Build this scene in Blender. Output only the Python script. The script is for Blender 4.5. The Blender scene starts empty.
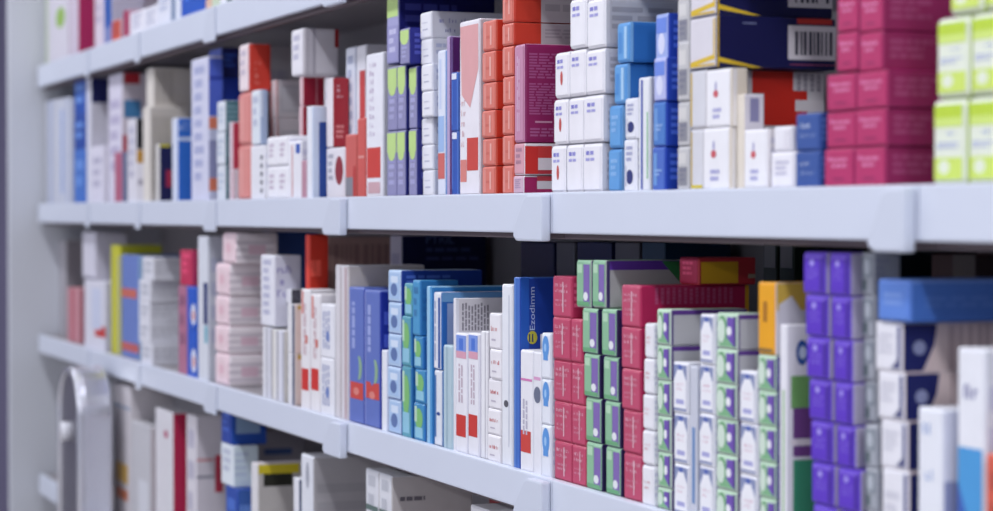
import bpy, bmesh, math, random
from mathutils import Vector
random.seed(7)
SC = bpy.context.scene
COL = SC.collection
# ------------------------------------------------------------------ camera frame
FPX, W, H = 2300.0, 993, 511
VPX, HOR = -390.0, 213.0
TH = math.atan((W/2 - VPX)/FPX)
PHI = math.atan((H/2 - HOR)/FPX)
D = 1.101
EYE = 1.45
CS = D/math.cos(TH)
CAM = Vector((0, -D, EYE))
FW = Vector((-math.cos(TH)*math.cos(PHI), math.sin(TH)*math.cos(PHI), -math.sin(PHI)))
RT = Vector((math.sin(TH), math.cos(TH), 0))
UP = RT.cross(FW)
def ray(x, y):
    return FW*FPX + RT*(x - W/2) + UP*(H/2 - y)
def at_y(x, y, Y):
    r = ray(x, y); t = (Y - CAM.y)/r.y
    return CAM + r*t
def at_x(x, y, X):
    r = ray(x, y); t = (X - CAM.x)/r.x
    return CAM + r*t
# shelf heights (top of the tray, bottom of the front edge)
ZT = {1: EYE + .337*CS, 2: EYE + .0205*CS, 3: EYE - .282*CS, 4: EYE - .605*CS}
ZB = {1: EYE + .2895*CS, 2: EYE - .0215*CS, 3: EYE - .3215*CS, 4: EYE - .648*CS}

# ------------------------------------------------------------------ materials
_mats = {}
def lin(c):
    return c/12.92 if c <= .04045 else ((c + .055)/1.055)**2.4
def rgb(h):
    return tuple(lin(int(h[i:i+2], 16)/255) for i in (0, 2, 4))
def mat(h, rough=.45, metal=0.0, var=.06, scale=40):
    k = (h, rough, metal)
    if k in _mats: return _mats[k]
    m = bpy.data.materials.new('card_' + h if not metal else 'metal_' + h)
    m.use_nodes = True
    nt = m.node_tree; b = nt.nodes['Principled BSDF']
    tc = nt.nodes.new('ShaderNodeTexCoord'); nz = nt.nodes.new('ShaderNodeTexNoise')
    nz.inputs['Scale'].default_value = scale; nz.inputs['Detail'].default_value = 3
    mp = nt.nodes.new('ShaderNodeMapRange')
    mp.inputs['To Min'].default_value = 1 - var; mp.inputs['To Max'].default_value = 1 + var
    mx = nt.nodes.new('ShaderNodeVectorMath'); mx.operation = 'SCALE'
    mx.inputs[0].default_value = rgb(h)
    nt.links.new(tc.outputs['Object'], nz.inputs['Vector'])
    nt.links.new(nz.outputs['Fac'], mp.inputs['Value'])
    nt.links.new(mp.outputs['Result'], mx.inputs['Scale'])
    nt.links.new(mx.outputs['Vector'], b.inputs['Base Color'])
    b.inputs['Roughness'].default_value = rough
    b.inputs['Metallic'].default_value = metal
    b.inputs['Specular IOR Level'].default_value = .4
    _mats[k] = m
    return m

# ------------------------------------------------------------------ mesh helpers
class MB:
    """collects shapes for ONE mesh object"""
    def __init__(s): s.bm = bmesh.new(); s.ms = []
    def mi(s, m):
        if m not in s.ms: s.ms.append(m)
        return s.ms.index(m)
    def box(s, lo, hi, m, bev=.001, faces=None, seg=1):
        t = bmesh.new()
        v = [t.verts.new((x, y, z)) for x in (lo[0], hi[0]) for y in (lo[1], hi[1]) for z in (lo[2], hi[2])]
        for f in ((0,1,3,2),(4,6,7,5),(0,4,5,1),(2,3,7,6),(0,2,6,4),(1,5,7,3)):
            t.faces.new([v[i] for i in f])
        bmesh.ops.recalc_face_normals(t, faces=t.faces)
        if bev: bmesh.ops.bevel(t, geom=t.edges[:], offset=bev, segments=seg, affect='EDGES', profile=.6)
        s.take(t, m, faces)
    def prism(s, pts, lo, hi, axis, m, bev=0):
        """polygon pts in the two other axes, extruded along axis"""
        t = bmesh.new()
        def P(a, b, c):
            return {'X': (c, a, b), 'Y': (a, c, b), 'Z': (a, b, c)}[axis]
        A = [t.verts.new(P(a, b, lo)) for a, b in pts]; B = [t.verts.new(P(a, b, hi)) for a, b in pts]
        t.faces.new(A); t.faces.new(B[::-1])
        n = len(pts)
        for i in range(n): t.faces.new((A[i], B[i], B[(i+1) % n], A[(i+1) % n]))
        bmesh.ops.recalc_face_normals(t, faces=t.faces)
        if bev: bmesh.ops.bevel(t, geom=t.edges[:], offset=bev, segments=2, affect='EDGES', profile=.6)
        s.take(t, m)
    def tube(s, pts, r, m, n=10):
        t = bmesh.new(); rings = []
        for i, p in enumerate(pts):
            p = Vector(p)
            d = (Vector(pts[min(i+1, len(pts)-1)]) - Vector(pts[max(i-1, 0)])).normalized()
            a = d.orthogonal().normalized() if i == 0 else (a - d*a.dot(d)).normalized()
            b = d.cross(a)
            rings.append([t.verts.new(p + a*(r*math.cos(k*2*math.pi/n)) + b*(r*math.sin(k*2*math.pi/n))) for k in range(n)])
        for i in range(len(rings)-1):
            for k in range(n):
                t.faces.new((rings[i][k], rings[i][(k+1) % n], rings[i+1][(k+1) % n], rings[i+1][k]))
        t.faces.new(rings[0][::-1]); t.faces.new(rings[-1])
        bmesh.ops.recalc_face_normals(t, faces=t.faces)
        for f in t.faces: f.smooth = True
        s.take(t, m)
    def take(s, t, m, faces=None):
        vm = {v: s.bm.verts.new(v.co) for v in t.verts}
        for f in t.faces:
            g = s.bm.faces.new([vm[v] for v in f.verts]); g.smooth = f.smooth
            mm = m
            if faces:
                n = f.normal
                k = max(range(3), key=lambda i: abs(n[i]))
                mm = faces.get(('-' if n[k] < 0 else '+') + 'XYZ'[k], m)
            g.material_index = s.mi(mm)
        t.free()
    def poly(s, pts, m):
        f = s.bm.faces.new([s.bm.verts.new(p) for p in pts]); f.material_index = s.mi(m)
    def build(s, name, parent=None):
        me = bpy.data.meshes.new(name); s.bm.to_mesh(me); s.bm.free()
        for m in s.ms: me.materials.append(m)
        o = bpy.data.objects.new(name, me); COL.objects.link(o)
        if parent: o.parent = parent
        return o
def tag(o, label, cat, group=None):
    o['label'] = label; o['category'] = cat
    if group: o['group'] = group
    return o
def empty(name, loc, label, cat, group=None):
    o = bpy.data.objects.new(name, None); COL.objects.link(o); o.location = loc
    o.empty_display_size = .05
    return tag(o, label, cat, group)
def structure(o): o['kind'] = 'structure'; return o

# letters for the few readable words
_glyph = {}
def text_polys(s):
    if s in _glyph: return _glyph[s]
    cu = bpy.data.curves.new('lettering', 'FONT'); cu.body = s; cu.size = 1
    o = bpy.data.objects.new('lettering', cu); COL.objects.link(o)
    dg = bpy.context.evaluated_depsgraph_get(); me = bpy.data.meshes.new_from_object(o.evaluated_get(dg))
    vs = [v.co.copy() for v in me.vertices]
    x0 = min(v.x for v in vs); x1 = max(v.x for v in vs); y0 = min(v.y for v in vs); y1 = max(v.y for v in vs)
    P = [[((vs[i].x-x0)/(x1-x0), (vs[i].y-y0)/(y1-y0)) for i in p.vertices] for p in me.polygons]
    bpy.data.objects.remove(o); bpy.data.curves.remove(cu); bpy.data.meshes.remove(me)
    _glyph[s] = P
    return P

def prints(mb, pats, org, du, dv, size, px2uv=None, eps=.0003, seed=0):
    """printed artwork on a face: org + u*du + v*dv ; size=(width,height) metres"""
    R = random.Random(seed)
    n = du.cross(dv).normalized()
    lay = [0]
    mu, mv = min(.06, .0005/size[0]), min(.06, .0005/size[1])
    def q(pts, c):
        lay[0] += 1
        e = eps + lay[0]*2e-6
        mb.poly([org + du*min(max(u, mu), 1-mu) + dv*min(max(v, mv), 1-mv) + n*e for u, v in pts], mat(c))
    def rect(u0, v0, u1, v1, c):
        u0, u1 = max(u0, 0), min(u1, 1); v0, v1 = max(v0, 0), min(v1, 1)
        if u1-u0 < .012 or v1-v0 < .006 or u0 > .985 or v0 > .985: return
        q([(u0, v0), (u1, v0), (u1, v1), (u0, v1)], c)
    for p in pats:
        k = p[0]
        if k == 'p': q(p[1], p[2]); continue
        a = list(p[1:5]); c = p[5]
        if k[0] == '@':
            (ua, va), (ub, vb) = px2uv(a[0], a[1]), px2uv(a[2], a[3])
            a = [min(ua, ub), min(va, vb), max(ua, ub), max(va, vb)]; k = k[1:]
        u0, v0, u1, v1 = a
        if k == 'r': rect(u0, v0, u1, v1, c)
        elif k == 'e':
            q([((u0+u1)/2 + (u1-u0)/2*math.cos(i*math.pi/10), (v0+v1)/2 + (v1-v0)/2*math.sin(i*math.pi/10)) for i in range(20)], c)
        elif k in 'tl':           # rows of words / of letter-like strokes
            rows = p[6]; hh = (v1-v0)/rows
            for i in range(rows):
                y1 = v1 - i*hh; y0 = y1 - hh*.58
                x = u0; end = u1 - (R.random()*.35*(u1-u0) if i else 0)
                while x < end - .01:
                    w = min((.12 + .22*R.random())*(u1-u0), end-x)
                    if k == 't': rect(x, y0, x+w, y1, c)
                    else:
                        step = hh*.42*size[1]/size[0]; xx = x
                        while xx < x+w-step*.5:
                            top = y1 if R.random() < .45 else y1 - hh*.16
                            rect(xx, y0, xx+step*.34, top, c)
                            if R.random() < .6: rect(xx, y0 if R.random() < .5 else top-hh*.13, xx+step*.8, (y0+hh*.12) if False else (top if R.random() < .5 else y0+hh*.13), c)
                            xx += step
                    x += w + .05*(u1-u0)
        elif k == 'v':            # vertical lines of words
            rows = p[6]; ww = (u1-u0)/rows
            for i in range(rows):
                x0 = u0 + i*ww; y = v0
                while y < v1 - .02:
                    h_ = min((.1+.2*R.random())*(v1-v0), v1-y); rect(x0, y, x0+ww*.55, y+h_, c); y += h_ + .04*(v1-v0)
        elif k == 'b':
            x = u0
            while x < u1:
                w = (u1-u0)*R.choice((.03, .05, .08)); rect(x, v0, min(x+w, u1), v1, c); x += w + (u1-u0)*R.choice((.035, .06))
        elif k == 'h':
            m_ = p[6]
            for i in range(m_):
                y0 = v0 + (v1-v0)*i/m_; rect(u0, y0, u1, y0+(v1-v0)/m_*.5, c)
        elif k in ('T', 'V'):     # real letters, flat or running upwards
            for g in text_polys(p[6]):
                q([(u0+(u1-u0)*gx, v0+(v1-v0)*gy) if k == 'T' else (u1-(u1-u0)*gy, v0+(v1-v0)*gx) for gx, gy in g], c)

SPECS = []
class Spec: pass
def tone(h, k=.84):
    c = [int(h[i:i+2], 16) for i in (0, 2, 4)]
    if sum(c) < 330: c = [min(255, v + 46) for v in c]
    else: c = [int(v*k) for v in c[:2]] + [int(c[2]*(k+.06))]
    return '%02x%02x%02x' % tuple(min(v, 255) for v in c)
def carton(label, sh, x0, x1, yt, yb=None, yf=.012, d=.12, F='e6e6ee', S=None, T=None, fp=(), sp=(), flap=None,
           group=None, name='medicine_carton', cat='box', zlo=None, zhi=None, bev=.0014):
    """one carton: front edges x0..x1, top yt, bottom yb, all read on its own front plane Y=yf"""
    s = Spec(); s.__dict__.update(locals()); del s.__dict__['s']
    if not fp and (flap is None and x1-x0 > 7 and x1 > 100): s.fp = [('t', .18, .25, .82, .9, tone(F), 5 if (yb or 250)-yt > 60 else 3)]
    if not sp and x1 > 200 and s.name == 'medicine_carton': s.sp = [('t', .06, .2, .6, .85, tone(S or F, .9), 4)]
    s.S = S or F; s.T = T or F; s.d = d/(.791*((x0+x1)/2 - VPX)) if d > 1 else d
    SPECS.append(s); locate(s)
def locate(s):
    ym = (s.yt + (s.yb if s.yb else s.yt+60))/2
    s.X0 = at_y(s.x0, ym, s.yf).x + .0003; s.X1 = at_y(s.x1, ym, s.yf).x - .0003
    xm = (s.x0+s.x1)/2
    s.Z1 = (s.zhi if s.zhi is not None else at_y(xm, s.yt, s.yf).z) - .0004
    s.Z0 = s.zlo if s.zlo is not None else (ZT[s.sh] if s.yb is None else at_y(xm, s.yb, s.yf).z)
def over(a, b):
    return (min(a.X1, b.X1) - max(a.X0, b.X0), min(a.yf+a.d, b.yf+b.d) - max(a.yf, b.yf), min(a.Z1, b.Z1) - max(a.Z0, b.Z0))
def settle():
    """pushes cartons that would share space apart: same front line first, then trims"""
    for rnd in range(40):
        ch = 0
        for i, a in enumerate(SPECS):
            for b in SPECS[:i]:
                ox, oy, oz = over(a, b)
                if min(ox, oy, oz) <= .0002: continue
                f, g = (a, b) if a.yf <= b.yf else (b, a)
                dy = g.yf - f.yf
                p, q = (a, b) if a.X0+a.X1 < b.X0+b.X1 else (b, a)
                if dy >= .028: f.d = dy - .0006
                elif ox <= .008 and (p.X1-p.X0) > 2*ox: p.X1 -= ox + .0003
                elif ox <= .008 and (q.X1-q.X0) > 2*ox: q.X0 += ox + .0003
                elif oz <= .006:
                    lo = a if a.Z0 < b.Z0 else b; lo.Z1 -= oz + .0003
                elif dy > .0004: g.yf = f.yf; locate(g)
                elif (p.X1-p.X0) > 1.6*ox: p.X1 -= ox + .0003
                elif (q.X1-q.X0) > 1.6*ox: q.X0 += ox + .0003
                else: f.d = max(.012, f.d*.6); g.yf = f.yf + f.d + .0008; g.d = max(.012, g.d-f.d)
                ch += 1
        if not ch: break
CARTONS = []
def build(s):
    yf, d, x0, x1, F, fp, sp, flap = s.yf, s.d, s.x0, s.x1, s.F, s.fp, s.sp, s.flap
    X0, X1, z0, z1 = s.X0, s.X1, s.Z0, s.Z1
    w, h = X1-X0, z1-z0
    R = random.Random(int(x0*31+s.yt*7)); 
    jy = R.random()*.0015 if d > .02 else 0
    yf += jy; d -= jy
    b = min(s.bev, w*.12, h*.12)
    if flap is None: flap = (x1-x0) > 7 and x1 > 200
    c = Vector(((X0+X1)/2, yf + d/2, z0))
    lo = Vector((X0, yf, z0)) - c; hi = Vector((X1, yf+d, z1)) - c
    fm, sm, tm = mat(F), mat(s.S), mat(s.T)
    body = MB()
    body.box(lo, hi, sm, b, {'-Y': fm, '+X': sm, '+Z': tm}, 2 if s.bev > .002 else 1)
    def side_uv(px, py):
        P = at_x(px, py, X1); return ((P.y-yf)/d, (P.z-z0)/h)
    def front_uv(px, py):
        P = at_y(px, py, yf); return ((P.x-X0)/w, (P.z-z0)/h)
    sd = int(x0*31 + s.yt*17)
    if sp: prints(body, sp, Vector((hi.x, lo.y, lo.z)), Vector((0, d, 0)), Vector((0, 0, h)), (d, h), side_uv, seed=sd)
    fdu, fdv = Vector((w, 0, 0)), Vector((0, 0, h))
    if fp and not flap: prints(body, fp, lo, fdu, fdv, (w, h), front_uv, seed=sd+1)
    if not flap:
        o = body.build(s.name); o.location = c
        tag(o, s.label, s.cat, s.group)
    else:
        o = empty(s.name, c, s.label, s.cat, s.group)
        body.build('sleeve', o)
        i = min(max(.0022, b*.75), w*.1); t = .0009
        f = MB(); f.box((lo.x+i, lo.y-t, lo.z+i), (hi.x-i, lo.y+.0002, hi.z-i), fm, .0006)
        if fp: prints(f, fp, Vector((lo.x+i, lo.y-t, lo.z+i)), fdu*((w-2*i)/w), fdv*((h-2*i)/h), (w-2*i, h-2*i), front_uv, seed=sd+1)
        f.build('end_flap', o)
    CARTONS.append((s.label, X0, X1, yf-.0005, yf+d, z0, z1))

ORD = ['top', 'second', 'third', 'fourth', 'fifth', 'sixth', 'seventh', 'eighth']
def place(i, n):
    if n == 1: return ''
    if i == 0: return 'topmost'
    if i == n-1: return 'lowest'
    return ORD[i] + ' from top'
COLN = {1: [''], 2: ['left', 'right'], 3: ['left', 'middle', 'right'], 4: ['first', 'second', 'third', 'fourth']}
def stack(base, loc, sh, xs, ys, lean=0, rowlean=None, yf=.012, d=.12, F='e6e6ee', S=None, fp=(), sp=(), group=None, cols=None, **kw):
    """columns between successive xs (or (x0,x1) pairs), rows between successive ys (last one on the shelf)"""
    prs = [x if isinstance(x, tuple) else None for x in xs]
    if prs[0] is None: prs = [(xs[i], xs[i+1]) for i in range(len(xs)-1)]
    n = len(ys)-1; out = []
    xm = (prs[0][0] + prs[-1][1])/2
    zs = [at_y(xm, y, yf).z for y in ys[:-1]] + [ZT[sh]]
    for ci, (a, b) in enumerate(prs):
        for r in range(n):
            f = (r/(n-1) if n > 1 else 0)
            dx = lean*f + (rowlean[r] if rowlean else 0)
            cname = (cols or COLN[len(prs)])[ci]
            where = place(r, n)
            bits = [where] if where else []
            if cname: bits.append(('of' if where else 'in') + ' ' + cname + ' column')
            lab = base + ', ' + ' '.join(bits) + (' in ' if cname else ' of ') + loc
            pf = fp(ci, r) if callable(fp) else fp
            ps = sp(ci, r) if callable(sp) else sp
            Fc = F(ci, r) if callable(F) else F
            Sc = S(ci, r) if callable(S) else S
            out.append(carton(lab, sh, a+dx, b+dx, ys[r], ys[r+1], yf=yf, d=d, F=Fc, S=Sc, fp=pf, sp=ps,
                              group=group or (base.split(' with ')[0] + 's in ' + loc), zlo=zs[r+1], zhi=zs[r], **kw))
    return out
# ------------------------------------------------------------------ the setting
def Xpx(x, Y=-.012): return at_y(x, 220, Y).x
SEAMS = [38, 90, 141, 217, 348, 552, 918]
XS = [Xpx(x) for x in SEAMS]; XS.append(XS[-1] + (XS[-1]-XS[-2]))
XE = XS[0]
SHELF = mat('d3d9e9', .38, 0, .02, 8); SHELF_UNDER = mat('98949a', .5, 0, .02, 8); RAIL = mat('5f5258', .5, 0, .02, 8); CAP = mat('ced4e4', .4, 0, .02, 8)  # SHELF_UNDER: white shelf with the underside's shade put into its grey
m = MB(); m.box((-10, -4, -.1), (2.5, .9, 0), mat('b9b4b0', .35, 0, .08, 3), 0); structure(m.build('floor'))
m = MB(); m.box((-10, -4, 2.9), (2.5, .9, 3.0), mat('e8e8ea', .8, 0, .02, 2), 0); structure(m.build('ceiling'))
m = MB(); m.box((XE-.5, .335, 0), (2.5, .40, 2.9), mat('a3a0a6', .6, 0, .03, 5), 0); structure(m.build('wall_back'))
m = MB(); m.box((-10.1, -4, 0), (-10, .9, 2.9), mat('7d7794', .7, 0, .04, 2), 0); structure(m.build('wall_left'))
yp = at_x(9, 255, XE-.03).y
m = MB(); m.box((XE-.055, yp, 0), (XE-.03, .335, 2.9), mat('c6c9d2', .5, 0, .03, 4), .004, seg=2); structure(m.build('wall_end'))
# shelves: one thing per bay and level, each with tray, front edge, under rail and bracket cap
LEV = {1: 'top', 2: 'upper', 3: 'lower', 4: 'lowest'}
BAY = ['short bay against the end wall', 'bay second from the end wall', 'bay third from the end wall', 'fourth bay from the end wall',
       'fifth bay from the end wall', 'sixth bay from the end wall', 'nearest bay at the right']
for L in (1, 2, 3, 4):
    for i in range(7):
        a, b = XS[i]+.0008, XS[i+1]-.0008
        zt, zb = ZT[L], ZB[L]
        t = empty('shelf', ((a+b)/2, .16, zb), f'white steel {LEV[L]} shelf, {BAY[i]}', 'shelf', 'white steel shelves')
        def pt(mb, nm):
            o = mb.build(nm, t); o.matrix_parent_inverse.identity(); o.location = -t.location; return o
        m = MB(); m.box((a, 0, zt-.022), (b, .3345, zt), SHELF_UNDER, .001); pt(m, 'tray')
        m = MB(); m.box((a, -.012, zb), (b, -.0002, zt+.0015), SHELF, .0022, seg=2); pt(m, 'front_edge')
        m = MB(); m.box((a, .004, zb-.007), (b, .022, zt-.0225), RAIL, .001); pt(m, 'under_rail')
        # bracket cap, a wedge at the right end of the bay
        wt, wb = (.062, .098) if i > 1 else (.03, .05)
        if i >= 5: wt, wb = .042, .066
        yo, yi = (-.026, -.0125) if i > 2 else (-.0155, -.0125)
        pts = [(b-wt+.012, zt-.001), (b-wt, zt-.006), (b-wb+.006, zb+.01), (b-wb, zb-.004), (b-wb+.012, zb-.010), (b-.002, zb-.010), (b-.001, zt-.001)]
        m = MB(); m.prism(pts, yo, yi, 'Y', CAP, .003 if i > 2 else .001); pt(m, 'bracket_cap')
C = carton
WH, LV, GY, CR = 'e9e8f0', 'd3d1e4', 'c9c8cf', 'd8d2c8'
RED, SAL, MAG, NAVY, BLU, PUR = 'cf3326', 'd9776b', 'b02a6a', '0d1250', '1f55b4', '6a2fc0'
def txt(c, u0=.15, v0=.2, u1=.85, v1=.8, n=3, k='t'): return (k, u0, v0, u1, v1, c, n)
# =================================================================== UPPER SHELF (2)
C('pale carton with faint blue stripes, leftmost on the upper shelf', 2, 46, 58, 100, F='c3c6d4', fp=[('r',.3,0,.5,1,'a9b4d4')])
C('pale bluish carton, second from left on the upper shelf', 2, 58, 70, 98, F='c9cddc', fp=[('r',.2,.1,.45,.9,'9fb0da'), ('r',.65,0,.8,1,'b4bbd6')])
stack('vivid blue carton', 'far left blue stack', 2, [(74, 85)], [77, 115, 149, 197], d=13, F=lambda c, r: ('1c50ae', '1044a0', '3f72c8')[r], S=lambda c, r: ('7d9be0', '2a68c8', '3a78d8')[r], fp=[txt('6f9be6', n=2)])
C('white carton with navy side behind the far left blue stack', 2, 86, 91, 78, d=.13, F='dcdcea', S='141a58', sp=[('r', 0, 0, 1, .8, 'c2c0cc')])
C('short white carton beside the far left blue stack', 2, 91, 103, 146, d=.1, F='dfdcec', fp=[txt('b7b4cc')])
C('tall lavender white carton with red and teal patches on its side', 2, 108, 122, 74, yf=.014, d=.1, F='dcd8ea', S='c7bfca',
  sp=[('@r', 124, 72, 140, 84, 'a8202e'), ('@r', 124, 100, 141, 118, '3f78a8'), ('@r', 122, 135, 128, 152, 'b04050')], fp=[txt('b9b2d0', n=5)])
C('slim mauve red carton with slate side below the teal patch', 2, 114, 121, 152, yf=-.004, d=.05, F='b3607c', S='7f86a8')
C('white carton with black side panel, upper left', 2, 127, 136, 119, d=.09, F='dedce6', S='d8d4da', sp=[('@r', 136, 118, 143, 149, '14141e'), ('@r', 136, 150, 152, 163, 'c0903c')])
C('small grey white carton below the ochre patch', 2, 136.5, 145, 164, yf=0, d=.08, F='cfccd4', fp=[('r', .2, .45, .9, .6, '8f8a98')])
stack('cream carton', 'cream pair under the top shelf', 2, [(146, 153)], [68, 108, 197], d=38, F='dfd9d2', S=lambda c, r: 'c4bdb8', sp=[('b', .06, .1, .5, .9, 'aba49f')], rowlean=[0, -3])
C('slim white carton with yellow top and navy side', 2, 155.5, 159.5, 144, yf=0, d=.07, F='d9d6d4', S='14164a', T='d8c820', sp=[('@r', 166, 170, 172, 187, 'a82846'), ('@r', 159, 142, 170, 147, 'd8cc30')])
C('blue and white carton, blue side lettered at its top', 2, 172, 178, 118, d=.1, F='d5dcf0', S='2d6bcb', sp=[('@l', 180, 122, 191, 132, 'c3d2f0', 2), ('@r', 177, 137, 193, 141, 'c3d2f0')])
C('tall lavender white carton with orange squares on its side', 2, 191, 208, 58, yf=.0, d=.03, F='d3d4ea', S='c3c5e0',
  sp=[('@r', 207, 117, 219, 129, 'd5785e'), ('@r', 205, 178, 219, 191, 'd5785e'), ('@r', 207, 140, 219, 178, '8f90b8'), ('@r', 208, 58, 224, 116, '4a60c4'), ('@r', 208, 76, 224, 80, '2a3ca0')], fp=[txt('aab0d6', .2, .1, .8, .95, 9)])
stack('deep blue carton with navy side', 'blue pair left of the red carton', 2, [(209, 221)], [49, 79, 196], d=.06, yf=.03, F=lambda c, r: ('6474c8', '1c4ab8')[r], S=lambda c, r: ('131c60', '10329c')[r], fp=[txt('8fa0e0', n=2)], sp=[txt('2f55b8', .1, .3, .5, .8, 3)])
stack('white carton with teal grey side', 'far left white stack of three', 2, [(217, 225)], [101, 132, 165, 196], yf=.002, d=.06, F='dde2ec', S='4c7480', bev=.003, fp=[txt('b8c4d8')])
C('crimson edged pale carton behind the salmon pink stack', 2, 229, 233, 122, d=.04, yf=.0, F='d8c6d0', S='b33048', sp=[('r', 0, 0, 1, .4, 'dad0da')])
C('white fronted carton with bright red side, topmost over the salmon pair', 2, 239, 248, 44, 92, yf=.0, d=23, F='eedfe4', S='cc3a2c', sp=[('@l', 255, 60, 262, 88, 'dc7a6e', 4)], bev=.005)
stack('salmon pink carton with rounded corners', 'salmon pair under the red carton', 2, [(238, 250)], [92.3, 145, 196], yf=.0, d=.03, F='dd8f8a', S='e3b9bd', bev=.007, fp=[('r', .25, .05, .4, .95, 'e6aaa6')])
C('tall grey carton behind the bright red sided one', 2, 252, 258, 47, yf=.09, d=.1, F='c9c5ca', S='aeaab0')
C('white carton with pale blue gradient side beside the salmon pair', 2, 252, 260.5, 90, 145, yf=.0, d=.014, F='dfe5ee', S='a3b3d2', zlo=None, sp=[('r', .0, .5, .3, 1, 'd3dae8')])
C('white carton with black dots down its right edge', 2, 251, 265, 145.5, yf=.0, d=.035, F='e6e6ee', fp=[('e', .72, .1+.16*i, .9, .2+.16*i, '5a5a6a') for i in range(5)] )
stack('white carton framed in pale red', 'red-lined pair above the small white four', 2, [(270, 276)], [80, 118, 196], yf=.045, d=32, F='e2d8dc', S='cdc6cc', fp=[('r', .0, 0, .25, 1, 'd67c78')], sp=[('r', .0, .0, .05, 1, 'd9918c'), ('r', .15, .15, .85, .85, 'b9b6be'), ('r', .2, .2, .8, .8, 'c6c3ca')])
stack('small white carton', 'small white block of four', 2, [(267, 277), (277, 288)], [136, 166, 197], yf=.0, d=.04, F='eeedf4', bev=.005, fp=[txt('c8b8cc', .25, .2, .75, .8, 3)])
C('white carton with red edge line and blue square on top corner', 2, 288.3, 301, 141, yf=.0, d=.04, F='e9e8f0', S='d8d8e2', fp=[('r', .28, .02, .36, .95, 'c87a78'), ('r', .62, .8, .97, .97, '2a54b0')])
C('dusty mauve small carton left of the tall blue-edged white one', 2, 301.5, 306, 160, yf=.0, d=.03, F='b98a9c', S='c09aa8')
stack('crimson sided carton', 'crimson row under the wide white carton', 2, [(299, 303)], [76.6, 106, 196], yf=.05, d=34, F=lambda c, r: 'ddbfc6', S='a5203a', sp=[('@r', 316, 70, 317.5, 200, 'c8808c')])
C('wide white carton with ribbed side lying on the crimson ones', 2, 291, 302, 29, 76, yf=-.006, d=84, F='e8e6ee', S='c4c0c8', bev=.004, sp=[('b', .02, 0, .36, 1, '9a96a2'), ('r', .88, .6, 1, 1, '8c1c20')])
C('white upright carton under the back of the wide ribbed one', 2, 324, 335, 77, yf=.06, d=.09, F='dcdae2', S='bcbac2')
C('white carton with pale blue side, left of the dark red one', 2, 306.5, 312, 106, yf=.0, d=.045, F='e6e8f2', S='c6d2e8', sp=[('@r', 319, 122, 330, 200, '2a4a98')])
C('dark red sided carton with white front edge', 2, 326, 333, 78, 147, yf=.02, d=.028, F='e6dfe6', S='9c2430', sp=[('@l', 337, 84, 344, 100, 'd8b8c0', 3), ('@t', 336, 125, 344, 140, 'd08080', 3)])
C('white carton with dark red oval below the dark red sided one', 2, 326, 344, 147.5, yf=.02, d=.028, F='e4e0e8', fp=[('e', .5, .25, .96, .85, '8c2230'), txt('a8a8b8', .1, .3, .4, .9, 4)])
C('tall white carton with pale blue front, left of the red strip', 2, 346, 355.5, 47, yf=.05, d=.1, F='dfe3f2', S='c4c9dc', fp=[txt('b4bcd8', .2, .3, .8, .95, 7)])
C('tall white carton with narrow red strip on its right edge', 2, 356.5, 366, 45, yf=.05, d=.12, F='e6e6f0', S='c3c2cc', fp=[('r', .35, 0, 1, .84, 'c64848')])
C('salmon and grey lower carton before the red strip', 2, 345.5, 357, 134, yf=.02, d=.028, F='c9605a', S='b0504c', fp=[('r', 0, 0, .7, .32, '85858f'), ('r', .7, 0, .98, .5, 'b83c38')])
C('short salmon red carton beside the grey footed one', 2, 357.3, 365.5, 118, yf=.02, d=.028, F='cc5a54', S='b0504c', fp=[('r', .1, .5, .9, .53, 'e09a94')])
C('tall white carton with a red block near its foot', 2, 366, 383, 53, yf=.02, d=.1, F='e9e9f2', S='c9c9d4', fp=[('r', .04, .13, .88, .345, 'cb4038'), ('l', .2, .4, .6, .95, 'c6b8d0', 9), ('r', .1, .02, .85, .1, 'cfa8b0')])
# lime and lavender cartons
PG = '908eb8'
lime = [('r', 0, .68, 1, 1, 'bfdb8c'), ('e', .1, .55, .9, .8, 'bfdb8c'), ('t', .2, .12, .8, .5, 'b3b2da', 3), ('r', .1, .52, .9, .55, '9c9ad0')]
C('lime and lavender carton with navy side, top of its stack', 2, 387, 399, -6, 64, d=.155, F='a5a4cf', S='0c1166', fp=lime[:1] + [('r', 0, 0, 1, .55, '9a98c8'), txt('c9c8e6', .2, .1, .8, .5, 3)], group='lime and lavender cartons')
C('lime and lavender carton under the navy side, second in from the top', 2, 400, 411, 28, 64.5, d=.12, yf=-.004, F=PG, S='141a78', fp=lime, group='lime and lavender cartons')
stack('lime and lavender carton', 'middle lime row', 2, [(387, 397), (397, 406), (409, 419)], [64.5, 130, 196], d=.1, F=PG, S='141a6c', fp=lime, group='lime and lavender cartons', yf=.005) 
# white stack of seven
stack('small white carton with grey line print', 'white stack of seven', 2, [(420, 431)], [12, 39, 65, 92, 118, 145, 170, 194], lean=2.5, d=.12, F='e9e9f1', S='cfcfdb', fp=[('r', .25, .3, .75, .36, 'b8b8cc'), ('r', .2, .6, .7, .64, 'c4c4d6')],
      sp=lambda c, r: [('l', .1, .45, .55, .75, '9a9ac0', 1), ('l', .18, .12, .32, .38, '6f6fa4', 1)] if r == 0 else [txt('aeb2cc', .05, .3, .3, .8, 2)])
C('slim white to blue carton with salmon foot block', 2, 438, 446, 50, d=.08, F='dfe4f4', S='7aa0da', fp=[('r', .05, .3, .9, .55, '9fbce8'), ('r', .02, .11, .98, .29, 'cf6a66'), ('r', .2, .6, .5, .95, 'c8d4f0')])
C('lavender edged carton with dark purple side', 2, 446.5, 450, 36, d=.1, F='b9a4cc', S='571a66', sp=[('r', .0, .0, .04, 1, '8a6aa8'), ('@r', 457, 71, 466, 102, 'c98a92')])
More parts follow.
